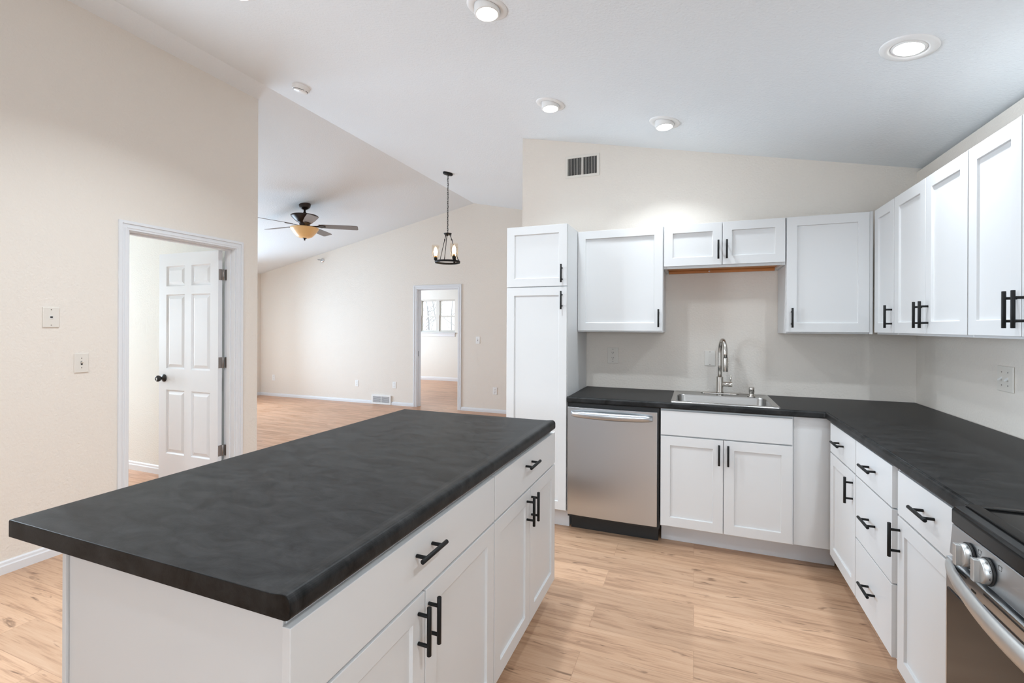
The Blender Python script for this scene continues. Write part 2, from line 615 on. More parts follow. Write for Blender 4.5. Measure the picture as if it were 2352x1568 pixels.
# door casings with jambs and stops.  u runs along the wall
def casing(name, axis, face, sign, u0, u1, ztop, depth):
    """face: coordinate of the room side wall face, sign: outward direction of that face"""
    bm = NB()
    cw, ct = 0.058, 0.016

    def B(ua, ub, na, nb, za, zb):
        na, nb = sorted((face + sign * na, face + sign * nb))
        if axis == 'x':
            box(bm, na, nb, ua, ub, za, zb)
        else:
            box(bm, ua, ub, na, nb, za, zb)
    # casing: a thin inner step and a thick outer band, with a mitred look at the head
    for (ua, ub) in ((u0 - cw, u0 + .004), (u1 - .004, u1 + cw)):
        B(ua, ub, 0, ct * .62, 0, ztop + .0)
    B(u0 - cw, u1 + cw, 0, ct * .62, ztop - .004, ztop + cw)
    B(u0 - cw, u0 - cw + .020, ct * .62, ct, 0, ztop + cw)
    B(u1 + cw - .020, u1 + cw, ct * .62, ct, 0, ztop + cw)
    B(u0 - cw + .020, u1 + cw - .020, ct * .62, ct, ztop + cw - .020, ztop + cw)
    B(u0 - .022, u0 - .010, ct * .62, ct * .8, 0, ztop + .010)
    B(u1 + .010, u1 + .022, ct * .62, ct * .8, 0, ztop + .010)
    B(u0 - .010, u1 + .010, ct * .62, ct * .8, ztop + .010, ztop + .022)
    # jambs
    B(u0, u0 + .012, 0, -depth, 0, ztop)
    B(u1 - .012, u1, 0, -depth, 0, ztop)
    B(u0 + .012, u1 - .012, 0, -depth, ztop - .012, ztop)
    # stops
    B(u0 + .012, u0 + .022, -depth * .36, -depth * .66, 0, ztop - .012)
    B(u1 - .022, u1 - .012, -depth * .36, -depth * .66, 0, ztop - .012)
    B(u0 + .022, u1 - .022, -depth * .36, -depth * .66, ztop - .022, ztop - .012)
    return struct(obj(name, bm, TRIM, bevel=0.0015))


casing('trim_1', 'x', XL, 1, DY0, DY1, DZ, T)
t2 = casing('trim_2', 'y', YF, -1, FX0, FX1, DZ, T)
bm = NB(); box(bm, FX0 + .012, FX0 + .0145, YF + .035, YF + .075, 0.87, 0.96)
obj('strike_plate', bm, STAINKNOB, t2, label='small black strike plate on the left jamb')


def knob_parts(parent, cx, cy, cz, d, both=False):
    """round door knob whose axis is the unit vector d"""
    d = Vector(d)
    M = Matrix.Translation((cx, cy, cz)) @ d.to_track_quat('Z', 'Y').to_matrix().to_4x4()
    bm = NB()
    lathe(bm, [(0.0, 0), (0.033, 0), (0.033, 0.006), (0.027, 0.011), (0.013, 0.016), (0.011, 0.028), (0.016, 0.034),
               (0.025, 0.040), (0.0275, 0.050), (0.026, 0.060), (0.019, 0.066), (0.010, 0.068), (0.010, 0.064), (0.0, 0.064)],
          M, 28, cap=False)
    o = obj('knob', bm, STAINKNOB, parent, label='dark bronze round knob')
    bm = NB(); lathe(bm, [(0.008, 0.0645), (0.008, 0.067), (0.0, 0.067)], M, 20)
    obj('keyhole', bm, CHROME, o)
    return o


# six panel door leaf, local: x 0..w (0 = latch side), y 0 front .. 0.035, z
def six_panel(parent_name, wdt, hgt, loc, rot, m):
    o = None
    xs = [0, .094, .331, .414, .648, wdt]
    zs = [0, .245, .805, .990, 1.640, 1.711, 1.889, hgt]
    panels_x = (1, 3)
    panels_z = (1, 3, 5)
    bm = NB()
    for i in range(5):
        for j in range(7):
            a, b, c, d = xs[i], xs[i + 1], zs[j], zs[j + 1]
            if i in panels_x and j in panels_z:
                prev = None
                for ins, y in ((0, 0), (.010, .010), (.016, .010), (.040, .0025)):
                    ring = [bm.verts.new(p) for p in ((a + ins, y, c + ins), (b - ins, y, c + ins), (b - ins, y, d - ins), (a + ins, y, d - ins))]
                    if prev:
                        for k in range(4):
                            bm.faces.new((prev[k], prev[(k + 1) % 4], ring[(k + 1) % 4], ring[k]))
                    prev = ring
                bm.faces.new(prev)
            else:
                bm.faces.new([bm.verts.new(p) for p in ((a, 0, c), (b, 0, c), (b, 0, d), (a, 0, d))])
    Tt = .035
    for q in (((0, Tt, 0), (0, Tt, hgt), (wdt, Tt, hgt), (wdt, Tt, 0)), ((0, 0, 0), (0, 0, hgt), (0, Tt, hgt), (0, Tt, 0)),
              ((wdt, 0, 0), (wdt, Tt, 0), (wdt, Tt, hgt), (wdt, 0, hgt)), ((0, 0, hgt), (wdt, 0, hgt), (wdt, Tt, hgt), (0, Tt, hgt)),
              ((0, 0, 0), (0, Tt, 0), (wdt, Tt, 0), (wdt, 0, 0))):
        bm.faces.new([bm.verts.new(p) for p in q])
    bmesh.ops.remove_doubles(bm, verts=bm.verts[:], dist=1e-5)
    o = obj(parent_name, bm, m)
    o.location = loc
    o.rotation_euler = (0, 0, rot)
    return struct(o)


d1 = six_panel('door_1', .742, 1.997, (-4.434, 2.755, .016), 0, TRIM)
knob_parts(d1, .070, 0, .905, (0, -1, 0))
for z in (.325, 1.06, 1.795):
    bm = NB()
    box(bm, .742, .7440, .004, .035, z - .045, z + .045)
    cyl(bm, (.749, .041, z - .045), (.749, .041, z + .045), .0062, 14)
    box(bm, .742 + .006, .742 + .040, .0535, .0560, z - .045, z + .045)
    for dz in (-.018, .018):
        cyl(bm, (.749, .041, z + dz - .001), (.749, .041, z + dz + .001), .0072, 14)
    obj('hinge', bm, HINGE, d1, label='tarnished metal butt hinge')
# the far bedroom door, swung open out of sight, only its knob peeps past the jamb
a2 = R(24)
d2 = six_panel('door_2', .742, 1.997, (-3.690 - .742 * math.sin(a2), YF + T + .01 + .742 * math.cos(a2), .016), -PI / 2 + a2, TRIM)
knob_parts(d2, .070, 0, .905, (0, -1, 0))

# ------------------------------------------------------------------ window of the far bedroom
win = bpy.data.objects.new('window_1', None)
COL.objects.link(win)
struct(win)
win.location = ((WX0 + WX1) / 2, YW, WZ0)
hw = (WX1 - WX0) / 2
hh = WZ1 - WZ0
bm = NB()
grid_solid(bm, [-hw, -hw + .028, -.046, .046, hw - .028, hw], [0, .030, hh - .028, hh],
           lambda u, v: not ((.030 < v < hh - .028) and (.046 < abs(u) < hw - .028)), 'y', .03, .13)
obj('frame', bm, FRAMEV, win, 0.003)
for s in (-1, 1):
    xa, xb = (.046, hw - .028) if s > 0 else (-hw + .028, -.046)
    mid = .415
    # lower (inner) sash and upper (outer) sash
    for nm, za, zb, y0, e in (('lower_sash', .030, mid + .020, .055, .020), ('upper_sash', mid - .020, hh - .028, .090, .010)):
        bm = NB()
        grid_solid(bm, [xa, xa + e, xb - e, xb], [za, za + .030, zb - .036 if nm == 'lower_sash' else zb - .012, zb],
                   lambda u, v, xa=xa, xb=xb, za=za, zb=zb, e=e, nm=nm: not (xa + e < u < xb - e and za + .030 < v < (zb - .036 if nm == 'lower_sash' else zb - .012)), 'y', y0, y0 + .028)
        sash = obj(nm, bm, FRAMEV, win, 0.002)
        bm = NB(); box(bm, xa + .006, xb - .006, y0 + .012, y0 + .015, za + .006, zb - .006)
        obj('pane', bm, PANE, sash)
        bm = NB()
        xm, zm = (xa + xb) / 2, (za + zb) / 2
        box(bm, xa + .006, xb - .006, y0 + .016, y0 + .020, zm - .003, zm + .003)
        box(bm, xm - .003, xm + .003, y0 + .016, y0 + .020, za + .006, zb - .006)
        obj('muntin', bm, TRIM, sash)
bm = NB(); box(bm, -hw - .02, hw + .02, -.035, .03, -.028, 0); box(bm, -hw - .005, hw + .005, -.014, 0, -.105, -.028)
obj('window_sill', bm, TRIM, win, 0.003)

# bare winter trees beyond that window (seen over-exposed through the panes)
rnd = random.Random(7)


def bare_tree(x, y, h, lean, seed):
    rn = random.Random(seed)
    bm = NB()

    def limb(p, d, ln, r, depth):
        pts = [Vector(p)]
        dd = Vector(d).normalized()
        n = 5
        for i in range(n):
            dd = (dd + Vector((rn.uniform(-.12, .12), rn.uniform(-.12, .12), rn.uniform(-.03, .10)))).normalized()
            pts.append(pts[-1] + dd * (ln / n))
        tube(bm, pts, [r * (1 - .75 * i / n) for i in range(n + 1)], 5)
        if depth:
            for i in range(1, n + 1):
                for _ in range(3 if depth > 1 else 2):
                    a = rn.uniform(0, 2 * PI)
                    out = Vector((math.cos(a), math.sin(a), rn.uniform(.2, 1.1))).normalized()
                    limb(pts[i], out, ln * rn.uniform(.22, .42), max(r * .38 * (1 - .5 * i / n), .005), depth - 1)
    limb((0, 0, 0), (lean, 0, 1), h, .030 + h * .005, 2)
    o = obj('bare_tree', bm, BARK)
    o.location = (x, y, -.62)
    return tag(o, 'leafless tree trunk and branches outside the far bedroom window', 'tree', 'leafless trees outside the far bedroom window')


for i, (x, y) in enumerate(((-8.0, 14.2), (-10.3, 15.6), (-7.9, 19.4), (-12.4, 19.2), (-10.6, 22.0), (-14.6, 23.0),
                            (-12.2, 26.2), (-16.6, 27.5), (-13.9, 31.0), (-18.6, 32.5), (-15.4, 36.5), (-20.6, 38.0))):
    bare_tree(x, y, 5.0 + (i % 4) * .8, (.35, -.1, .15, 0)[i % 4], 40 + i)


# ------------------------------------------------------------------ cabinets
def pull(name, parent, vertical, x, z, length=0.124, y0=0.0):
    """bar pull centred at x,z on a front at local y0, standing off to -y"""
    bm = NB()
    st = .0325
    if vertical:
        cyl(bm, (x, y0 - st, z - length / 2), (x, y0 - st, z + length / 2), .0060, 16)
        for s in (-1, 1):
            cyl(bm, (x, y0 - st, z + s * .038), (x, y0, z + s * .038), .0048, 12)
    else:
        cyl(bm, (x - length / 2, y0 - st, z), (x + length / 2, y0 - st, z), .0060, 16)
        for s in (-1, 1):
            cyl(bm, (x + s * .038, y0 - st, z), (x + s * .038, y0, z), .0048, 12)
    return obj(name, bm, BLACK, parent, 0.0008, 1, label='matte black bar pull')


FT = .0195   # thickness of a front


def shaker(name, parent, x0, x1, z0, z1, rail=.057, rec=.0095):
    bm = NB()
    o4 = lambda a, y: [bm.verts.new(p) for p in ((x0 + a, y, z0 + a), (x1 - a, y, z0 + a), (x1 - a, y, z1 - a), (x0 + a, y, z1 - a))]
    r0, r1, r2 = o4(0, 0), o4(rail, 0), o4(rail + .0012, rec)
    bk = o4(0, FT)
    for A, B in ((r0, r1), (r1, r2), (bk, r0)):
        for k in range(4):
            bm.faces.new((A[k], A[(k + 1) % 4], B[(k + 1) % 4], B[k]))
    bm.faces.new(r2)
    bm.faces.new(list(reversed(bk)))
    return obj(name, bm, CAB, parent, 0.0014, 2)


def slab(name, parent, x0, x1, z0, z1):
    bm = NB()
    box(bm, x0, x1, 0, FT, z0, z1)
    return obj(name, bm, CAB, parent, 0.0014, 2)


def cabinet(name, label, cat, loc, rot, group, body, toe, fronts, kick_in=.105):
    """body = list of boxes, toe = (x0,x1,depth) or None, fronts = list of (kind,x0,x1,z0,z1,handle)"""
    t = thing(name, label, cat, loc, rot, group)
    bm = NB()
    for b in body:
        box(bm, *b)
    obj('carcass', bm, BODY, t, 0.001, 1)
    if toe:
        bxo('toe_kick', (toe[0], toe[1], kick_in, kick_in + .016, 0, .128), KICK, t)
    for kind, a, b, c, d, h in fronts:
        f = shaker('door', t, a, b, c, d) if kind == 'door' else slab(kind, t, a, b, c, d)
        if h:
            pull('handle', f, h[0] == 'v', h[1], h[2])
    return t


G_UP = 'white shaker wall cabinets'
G_BASE = 'white shaker base cabinets'
YU, XU = 3.409, 0.997
UZ0, UZ1, BZ0, BZ1 = 1.361, 2.087, 1.351, 2.090


def ubody(x0, x1, z0=BZ0, z1=BZ1, dep=.322):
    return [(x0, x1, FT + .001, dep, z0, z1)]


# tall pantry
cabinet('pantry_cabinet', 'tall white pantry cabinet with short upper door and long lower door, left of the dishwasher', 'cabinet',
        (-1.252, 3.108, 0), 0, None, [(0, .443, FT + .001, .622, .128, 2.091), (0, .443, .10, .622, 0, .13)], (0, .443), [
            ('door', .002, .441, 1.667, 2.089, ('v', .408, 1.750)),
            ('door', .002, .441, .139, 1.661, ('v', .408, 1.568))], kick_in=.086)
# wall cabinets along the sink wall
cabinet('wall_cabinet', 'square white wall cabinet with one wide door beside the pantry', 'wall cabinet', (-.809, YU, 0), 0, G_UP,
        ubody(0, .604), None, [('door', .003, .601, UZ0, UZ1, ('v', .575, 1.450))])
t = cabinet('wall_cabinet', 'short two-door white wall cabinet above the sink, orange wood underside', 'wall cabinet', (-.203, YU, 0), 0, G_UP,
            [(0, .019, FT + .001, .322, 1.790, 2.09), (.721, .74, FT + .001, .322, 1.790, 2.09), (.019, .721, FT + .001, .040, 1.790, 2.09),
             (.019, .721, .040, .322, 2.072, 2.09)], None, [
                ('door', .003, .369, 1.806, UZ1, ('v', .346, 1.903)), ('door', .373, .737, 1.806, UZ1, ('v', .397, 1.903))])
bm = NB(); box(bm, .0195, .7205, .0405, .321, 1.806, 1.815)
obj('bottom_panel', bm, ORANGE, t, label='orange varnished wood underside')
bm = NB(); box(bm, .0195, .7205, .304, .3215, 1.786, 1.8055)
rl = obj('hanging_rail', bm, ORANGE, t, 0.001, label='orange wood rail along the wall')
bm = NB(); lathe(bm, [(0, 0), (.005, 0), (.006, .003)], Matrix.Translation((.30, .304, 1.796)) @ Matrix.Rotation(PI / 2, 4, 'X'), 14)
obj('screw', bm, CHROME, rl)
t = cabinet('wall_cabinet', 'one-door white wall cabinet right of the sink, in the corner of the wall row', 'wall cabinet', (.539, YU, 0), 0, G_UP,
            ubody(0, .456), None, [('door', .003, .438, UZ0, UZ1, ('v', .031, 1.450))])
bxo('filler_strip', (.439, .4565, .004, .0195, BZ0, BZ1), CAB, t)
# wall cabinets along the right wall (local x runs towards the camera)
cabinet('wall_cabinet', 'narrow one-door white wall cabinet on the right wall, in the corner', 'wall cabinet', (XU, YU, 0), -PI / 2, G_UP,
        ubody(0, .308), None, [('door', .016, .305, UZ0, UZ1, ('v', .284, 1.450))])
cabinet('wall_cabinet', 'two-door white wall cabinet on the right wall, middle of the row, pulls side by side', 'wall cabinet', (XU, YU - .310, 0), -PI / 2, G_UP,
        ubody(0, .731), None, [('door', .003, .366, UZ0, UZ1, ('v', .336, 1.450)), ('door', .370, .728, UZ0, UZ1, ('v', .398, 1.450))])
cabinet('wall_cabinet', 'two-door white wall cabinet nearest the camera, cut by the right picture edge', 'wall cabinet', (XU, YU - 1.043, 0), -PI / 2, G_UP,
        ubody(0, .650), None, [('door', .003, .324, UZ0, UZ1, ('v', .323 - .022, 1.450)), ('door', .328, .647, UZ0, UZ1, ('v', .350, 1.450))])

# base cabinets along the sink wall
t = cabinet('base_cabinet', 'white two-door sink base cabinet with a plain false front beneath the sink', 'base cabinet', (-.200, 3.112, 0), 0, G_BASE,
            [(0, .737, FT + .001, .040, .128, .874), (0, .018, .040, .620, .128, .874), (.719, .737, .040, .620, .128, .874),
             (.018, .719, .040, .620, .128, .146)], (0, .965), [
                ('false_front', .002, .728, .711, .863, None),
                ('door', .002, .363, .139, .703, ('v', .339, .618)), ('door', .367, .729, .139, .703, ('v', .389, .618))], kick_in=.125)
bxo('filler_panel', (.738, .925, FT + .001, .038, .132, .874), BODY, t)
# base cabinets along the right wall
XBF = .700
cabinet('base_cabinet', 'white base cabinet with one drawer over a narrow door in the inner corner', 'base cabinet', (XBF, 3.070, 0), -PI / 2, G_BASE,
        [(0, .451, FT + .001, .617, .128, .874)], (0, .451), [
            ('drawer', .015, .448, .708, .865, ('h', .222, .790)), ('door', .015, .448, .139, .701, ('v', .411, .617))])
cabinet('drawer_cabinet', 'white base cabinet with a bank of three drawers', 'base cabinet', (XBF, 3.070 - .452, 0), -PI / 2, G_BASE,
        [(0, .452, FT + .001, .617, .128, .874)], (0, .452), [
            ('drawer', .003, .432, .706, .865, ('h', .217, .790)), ('drawer', .003, .432, .420, .700, ('h', .217, .563)),
            ('drawer', .003, .432, .139, .414, ('h', .217, .276))])
cabinet('base_cabinet', 'white base cabinet with one drawer over a wide door beside the range', 'base cabinet', (XBF, 3.070 - .905, 0), -PI / 2, G_BASE,
        [(0, .560, FT + .001, .617, .128, .874)], (0, .560), [
            ('drawer', .033, .527, .704, .863, ('h', .280, .790)), ('door', .033, .527, .135, .697, ('v', .055, .612))])

# island
XI, YI = -.660, .629
t = cabinet('island_cabinet', 'wide white island cabinet nearest the camera, one long drawer over two doors', 'island cabinet', (XI, YI, 0), PI / 2, 'white island cabinets',
            [(.012, .906, FT + .001, .670, .105, .871)], (.012, .906), [
                ('drawer', 0, .903, .696, .853, ('h', .440, .800)),
                ('door', 0, .444, .105, .688, ('v', .412, .608)), ('door', .448, .903, .105, .688, ('v', .462, .608))], kick_in=.09)
bxo('end_panel', (.006, .0115, FT + .004, .668, 0, .871), BODY, t, 0.001)
bxo('back_panel', (.0, .906, .6705, .684, 0, .871), BODY, t, 0.001)
t = cabinet('island_cabinet', 'white island cabinet farther from the camera, short drawer over two doors', 'island cabinet', (XI, YI + .908, 0), PI / 2, 'white island cabinets',
            [(0, .765, FT + .001, .670, .105, .871)], (0, .765), [
                ('drawer', .001, .772, .696, .853, ('h', .365, .800)),
                ('door', .001, .386, .105, .688, ('v', .343, .608)), ('door', .390, .772, .105, .688, ('v', .402, .608))], kick_in=.09)
bxo('back_panel', (0, .765, .6705, .684, 0, .871), BODY, t, 0.001)

# ------------------------------------------------------------------ countertops
bm = NB()
ix0, ix1, iz0, iz1 = -1.546, -.650, .872, .914
prof = [(ix0, iz0), (ix1 - .012, iz0)]
for k in range(7):                                     # bullnose front with the little raised no-drip bead
    a = -PI / 2 + k * PI / 2 / 6
    prof.append((ix1 - .012 + .012 * math.cos(a), iz0 + .012 + .012 * math.sin(a)))
for k in range(8):
    a = k * PI / 2 / 7
    prof.append((ix1 - .016 + .016 * math.cos(a), iz1 - .0135 + .0165 * math.sin(a)))
prof += [(ix1 - .026, iz1 + .0024), (ix1 - .036, iz1 + .0010), (ix1 - .048, iz1), (ix0 + .004, iz1), (ix0, iz1 - .004)]
prism(bm, prof, 'y', .619, 2.280)
tag(obj('island_countertop', bm, COUNTER, bevel=0.002, seg=2, angle=50), 'black stone-look laminate worktop on the white kitchen island', 'countertop')

SX0, SX1, SY0, SY1 = -.115, .442, 3.172, 3.525            # sink hole
YC, XC, XPR, YE = 3.097, .685, -.8085, 1.606
bm = NB()
grid_solid(bm, [XPR, SX0, SX1, XC, XR - .001], [YE, YC, SY0, SY1, YB - .001],
           lambda u, v: (v > YC or u > XC) and not (SX0 < u < SX1 and SY0 < v < SY1), 'z', .876, .914)
ctop = tag(obj('corner_countertop', bm, COUNTER, bevel=0.010, seg=4, angle=50), 'black L-shaped stone-look worktop running around the kitchen corner', 'countertop')
# raised no-drip bead along the two front edges
bm = NB()
rows = []
for o_, h_ in ((.0065, -.0025), (.0085, .0004), (.0115, .0016), (.0145, .0012), (.0175, .0004), (.0200, -.001)):
    rows.append([bm.verts.new(p) for p in ((XPR + .002, YC + o_, .914 + h_), (XC + o_, YC + o_, .914 + h_), (XC + o_, YE + .004, .914 + h_))])
for a, b in zip(rows, rows[1:]):
    for k in (0, 1):
        bm.faces.new((a[k], b[k], b[k + 1], a[k + 1])).smooth = True
for k in (0, 1):
    bm.faces.new((rows[0][k], rows[0][k + 1], rows[-1][k + 1], rows[-1][k]))
bm.faces.new([r[0] for r in rows]); bm.faces.new([r[2] for r in reversed(rows)])
obj('front_bead', bm, COUNTER, ctop)

# ------------------------------------------------------------------ sink, faucet, air gap
t = thing('kitchen_sink', 'drop-in stainless steel single-bowl sink in the black worktop', 'sink', (.165, 3.396, .914))


def rrect(bm, x0, x1, y0, y1, z, r, n=5):
    v = []
    for cx, cy, a0 in ((x1 - r, y1 - r, 0), (x0 + r, y1 - r, 90), (x0 + r, y0 + r, 180), (x1 - r, y0 + r, 270)):
        for k in range(n + 1):
            a = R(a0 + 90 * k / n)
            v.append(bm.verts.new((cx + r * math.cos(a), cy + r * math.sin(a), z)))
    return v


def loops(bm, rings, cap=True):
    for a, b in zip(rings, rings[1:]):
        n = len(a)
        for i in range(n):
            j = (i + 1) % n
            f = bm.faces.new((a[i], a[j], b[j], b[i]))
            f.smooth = True
    if cap:
        bm.faces.new(rings[-1])


bm = NB()
hx, y0, y1 = .306, -.278, .276
bx0, bx1, by0, by1 = -.272, .269, -.218, .122
rings = [rrect(bm, -hx, hx, y0, y1, .0008, .012), rrect(bm, -hx + .002, hx - .002, y0 + .002, y1 - .002, .007, .012),
         rrect(bm, -hx + .010, hx - .010, y0 + .010, y1 - .010, .009, .012), rrect(bm, -hx + .018, hx - .018, y0 + .018, y1 - .018, .006, .012),
         rrect(bm, bx0 - .012, bx1 + .012, by0 - .012, by1 + .012, .0055, .055), rrect(bm, bx0 - .004, bx1 + .004, by0 - .004, by1 + .004, .004, .050)]
loops(bm, rings, False)
obj('rim', bm, SINKST, t)
bm = NB()
rings = [rrect(bm, bx0 - .004, bx1 + .004, by0 - .004, by1 + .004, .004, .050), rrect(bm, bx0, bx1, by0, by1, -.004, .048),
         rrect(bm, bx0 + .006, bx1 - .006, by0 + .006, by1 - .006, -.165, .045), rrect(bm, bx0 + .02, bx1 - .02, by0 + .02, by1 - .02, -.180, .04),
         rrect(bm, -.05, .05, -.10, 0, -.184, .045)]
loops(bm, rings)
obj('basin', bm, SINKST, t)
bm = NB(); lathe(bm, [(.045, -.1838), (.043, -.1815), (.030, -.1825), (.0, -.1828)], Matrix.Translation((0, -.05, 0)), 28)
obj('drain', bm, CHROME, t)

fx, fy = .167, 3.640
t = thing('faucet', 'tall brushed nickel gooseneck faucet with pull-down spray at the sink', 'faucet', (fx, fy, .9215))
bm = NB()
rings = [rrect(bm, -.125, .125, -.030, .030, 0, .029), rrect(bm, -.125, .125, -.030, .030, .003, .029), rrect(bm, -.120, .120, -.025, .025, .0055, .024)]
loops(bm, rings)
obj('base_plate', bm, NICKEL, t)
bm = NB(); lathe(bm, [(0, .0055), (.0245, .0055), (.0245, .012), (.0225, .016), (.0225, .115), (.0205, .118), (.013, .118)], None, 32)
obj('faucet_body', bm, NICKEL, t)
sp = Matrix.Rotation(R(-18), 4, 'Z')           # the neck swings slightly to the right
pts = [Vector((0, 0, .112)), Vector((0, 0, .20)), Vector((0, 0, .285))]
for k in range(1, 17):
    a = PI - k * PI / 16
    pts.append(Vector((0, -.052 - .052 * math.cos(a), .285 + .092 * math.sin(a))))
pts.append(Vector((0, -.104, .258)))
rz = Matrix.Rotation(R(17), 4, 'Z')
pts = [rz @ p for p in pts]
bm = NB(); tube(bm, pts, .0132, 20)
obj('gooseneck', bm, NICKEL, t)
pe = pts[-1]
bm = NB(); lathe(bm, [(0, .162), (.0150, .162), (.0165, .168), (.0165, .250), (.0155, .2545), (.0140, .2575)], Matrix.Translation((pe.x, pe.y, 0)), 28)
h = obj('spray_head', bm, NICKEL, t)
bm = NB(); lathe(bm, [(.0136, .2570), (.0136, .2610)], Matrix.Translation((pe.x, pe.y, 0)), 28)
obj('seam_ring', bm, BLKPLA, h)
bm = NB()
box(bm, pe.x + .0150, pe.x + .0195, pe.y - .006, pe.y + .006, .195, .232)
obj('spray_button', bm, NICKEL, h, 0.002)
bm = NB(); cyl(bm, (.018, 0, .066), (.052, 0, .066), .0165, 24); cyl(bm, (.0535, 0, .066), (.079, 0, .066), .0175, 24)
v = obj('valve', bm, NICKEL, t, 0.001)
bm = NB(); tube(bm, [(.067, 0, .078), (.069, -.002, .10), (.074, -.006, .132)], [.0052, .0055, .0050], 12)
obj('lever', bm, NICKEL, v)

bm = NB(); lathe(bm, [(0, 0), (.026, 0), (.026, .004), (.0185, .007), (.0150, .010), (.0150, .026), (.0172, .030), (.0172, .058), (.0160, .062), (0, .062)], None, 28)
t = obj('air_gap_cap', bm, NICKEL)
t.location = (.360, 3.556, .9203)
tag(t, 'short brushed nickel air gap cylinder on the sink deck right of the faucet', 'air gap')
bm = NB(); lathe(bm, [(0, 0), (.003, 0), (.003, .001)], Matrix.Translation((-.004, -.0168, .046)) @ Matrix.Rotation(PI / 2, 4, 'X'), 12)
obj('vent_hole', bm, DARK, t)


# ------------------------------------------------------------------ dishwasher
t = thing('dishwasher', 'stainless steel dishwasher with curved bar handle under the worktop beside the pantry', 'dishwasher', (-.8065, 3.100, 0))
bxo('tub', (.003, .600, .030, .600, .10, .872), BLKPLA, t)
bm = NB()
prof = []
n = 14
for k in range(n + 1):                      # slightly bowed steel front, seen from above
    x = .006 + .582 * k / n
    prof.append((x, .004 - .006 * (1 - ((k - n / 2) / (n / 2)) ** 2)))
prof = prof + [(.588, .029), (.006, .029)]
prism(bm, prof, 'z', .122, .847)
d = obj('door', bm, STEEL, t, 0.0025)
bm = NB()
n = 24
ring_all = []
for k in range(n + 1):
    u = k / n
    x = .034 + .526 * u
    off = -.008 - .044 * math.sin(PI * u) ** .55
    hz = .0235 * (.72 + .28 * math.sin(PI * u) ** .5)
    ring_all.append([bm.verts.new(p) for p in ((x, off + .012, .806 - hz * .8), (x, off, .806 - hz), (x, off - .006, .806 - hz * .5), (x, off - .0075, .806),
                                               (x, off - .006, .806 + hz * .5), (x, off, .806 + hz), (x, off + .012, .806 + hz * .8))])
loops(bm, ring_all, False)
bm.faces.new(ring_all[0]); bm.faces.new(list(reversed(ring_all[-1])))
obj('handle', bm, STEEL, d, label='bowed polished steel bar handle')
bxo('toe_kick', (.012, .590, .095, .125, .0, .122), BLKPLA, t, label='black toe kick')


# ------------------------------------------------------------------ range (front faces -X).  local x to the camera, y into the wall
RX, RY = .642, 1.600
t = thing('range', 'stainless steel electric range with black glass cooktop at the right picture edge', 'range', (RX, RY, 0), -PI / 2)
bxo('range_body', (.002, .760, .030, .660, .02, .862), BLKPLA, t)
# control panel with a slight backward slope
bm = NB(); prism(bm, [(-.004, .786), (.026, .786), (.026, .866), (.002, .866)], 'x', 0, .762)
cp = obj('control_panel', bm, STEEL, t, 0.002)
# black ceramic cooktop: front nose, raised side lip and recessed glass
bm = NB(); prism(bm, [(0, .868), (.0325, .868), (.0325, .9165), (.006, .912), (0, .904)], 'x', 0, .762)
ct = obj('cooktop', bm, GLOSSBLK, t, 0.003)
bm = NB()
grid_solid(bm, [-.003, .017, .745, .765], [.0285, .060, .600, .650], lambda u, v: not (.017 < u < .745 and .060 < v < .600), 'z', .9155, .922)
obj('cooktop_rim', bm, GLOSSBLK, ct, 0.003)
bxo('glass_top', (.0175, .7445, .0605, .5995, .906, .9165), GLOSSBLK, ct, 0.0)
for cx, cy, r in ((.20, .20, .105), (.20, .46, .078), (.56, .20, .078), (.56, .46, .105)):
    bm = NB()
    for rr in (r, r * .62):
        pts = [(cx + rr * math.cos(2 * PI * k / 48), cy + rr * math.sin(2 * PI * k / 48), .9166) for k in range(48)]
        tube(bm, pts, .0007, 4, closed=True)
    obj('burner_ring', bm, VENTMETAL, ct)


def flat_text(s, size, M, m, parent, name):
    cu = bpy.data.curves.new(name, 'FONT')
    cu.body = s
    cu.size = size
    cu.extrude = .0002
    cu.align_x = 'CENTER'
    cu.align_y = 'CENTER'
    tmp = bpy.data.objects.new(name, cu)
    COL.objects.link(tmp)
    dg = bpy.context.evaluated_depsgraph_get()
    me = bpy.data.meshes.new_from_object(tmp.evaluated_get(dg))
    bpy.data.objects.remove(tmp)
    me.transform(M)
    me.materials.clear()
    me.materials.append(m)
    o = bpy.data.objects.new(name, me)
    COL.objects.link(o)
    o.parent = parent
    return o


def knob_range(cx, cz):
    bm = NB()
    M = Matrix.Translation((cx, -.002, cz)) @ Matrix.Rotation(PI / 2, 4, 'X')
    lathe(bm, [(0, 0), (.0315, 0), (.0315, .004)], M, 36)
    sk = obj('knob_skirt', bm, BLKPLA, cp, label='black ring behind the knob')
    bm = NB()
    lathe(bm, [(0, .004), (.0285, .004), (.0280, .013), (.0265, .0190), (0, .0190)], M, 36)
    # the grip bar across the knob
    box(bm, cx - .0075, cx + .0075, -.002 - .0305, -.002 - .018, cz - .0262, cz + .0262)
    kn = obj('knob', bm, SATIN, cp, 0.0015, label='brushed steel burner knob')
    for txt, ang in (('0', 62), ('2', 20), ('3', -14)):
        a = R(ang)
        n = Vector((math.cos(a), 0, math.sin(a)))
        up = Vector((0, -1, 0))
        right = up.cross(n)
        p = Vector((cx, -.002 - .0090, cz)) + n * .0284
        Mx = Matrix(((up.x, right.x * -1, n.x, p.x), (up.y, right.y * -1, n.y, p.y), (up.z, right.z * -1, n.z, p.z), (0, 0, 0, 1)))
        if Mx.to_3x3().determinant() < 0:
            Mx = Matrix(((up.x, right.x, n.x, p.x), (up.y, right.y, n.y, p.y), (up.z, right.z, n.z, p.z), (0, 0, 0, 1)))
        flat_text(txt, .0085, Mx, DARK, kn, 'mark')


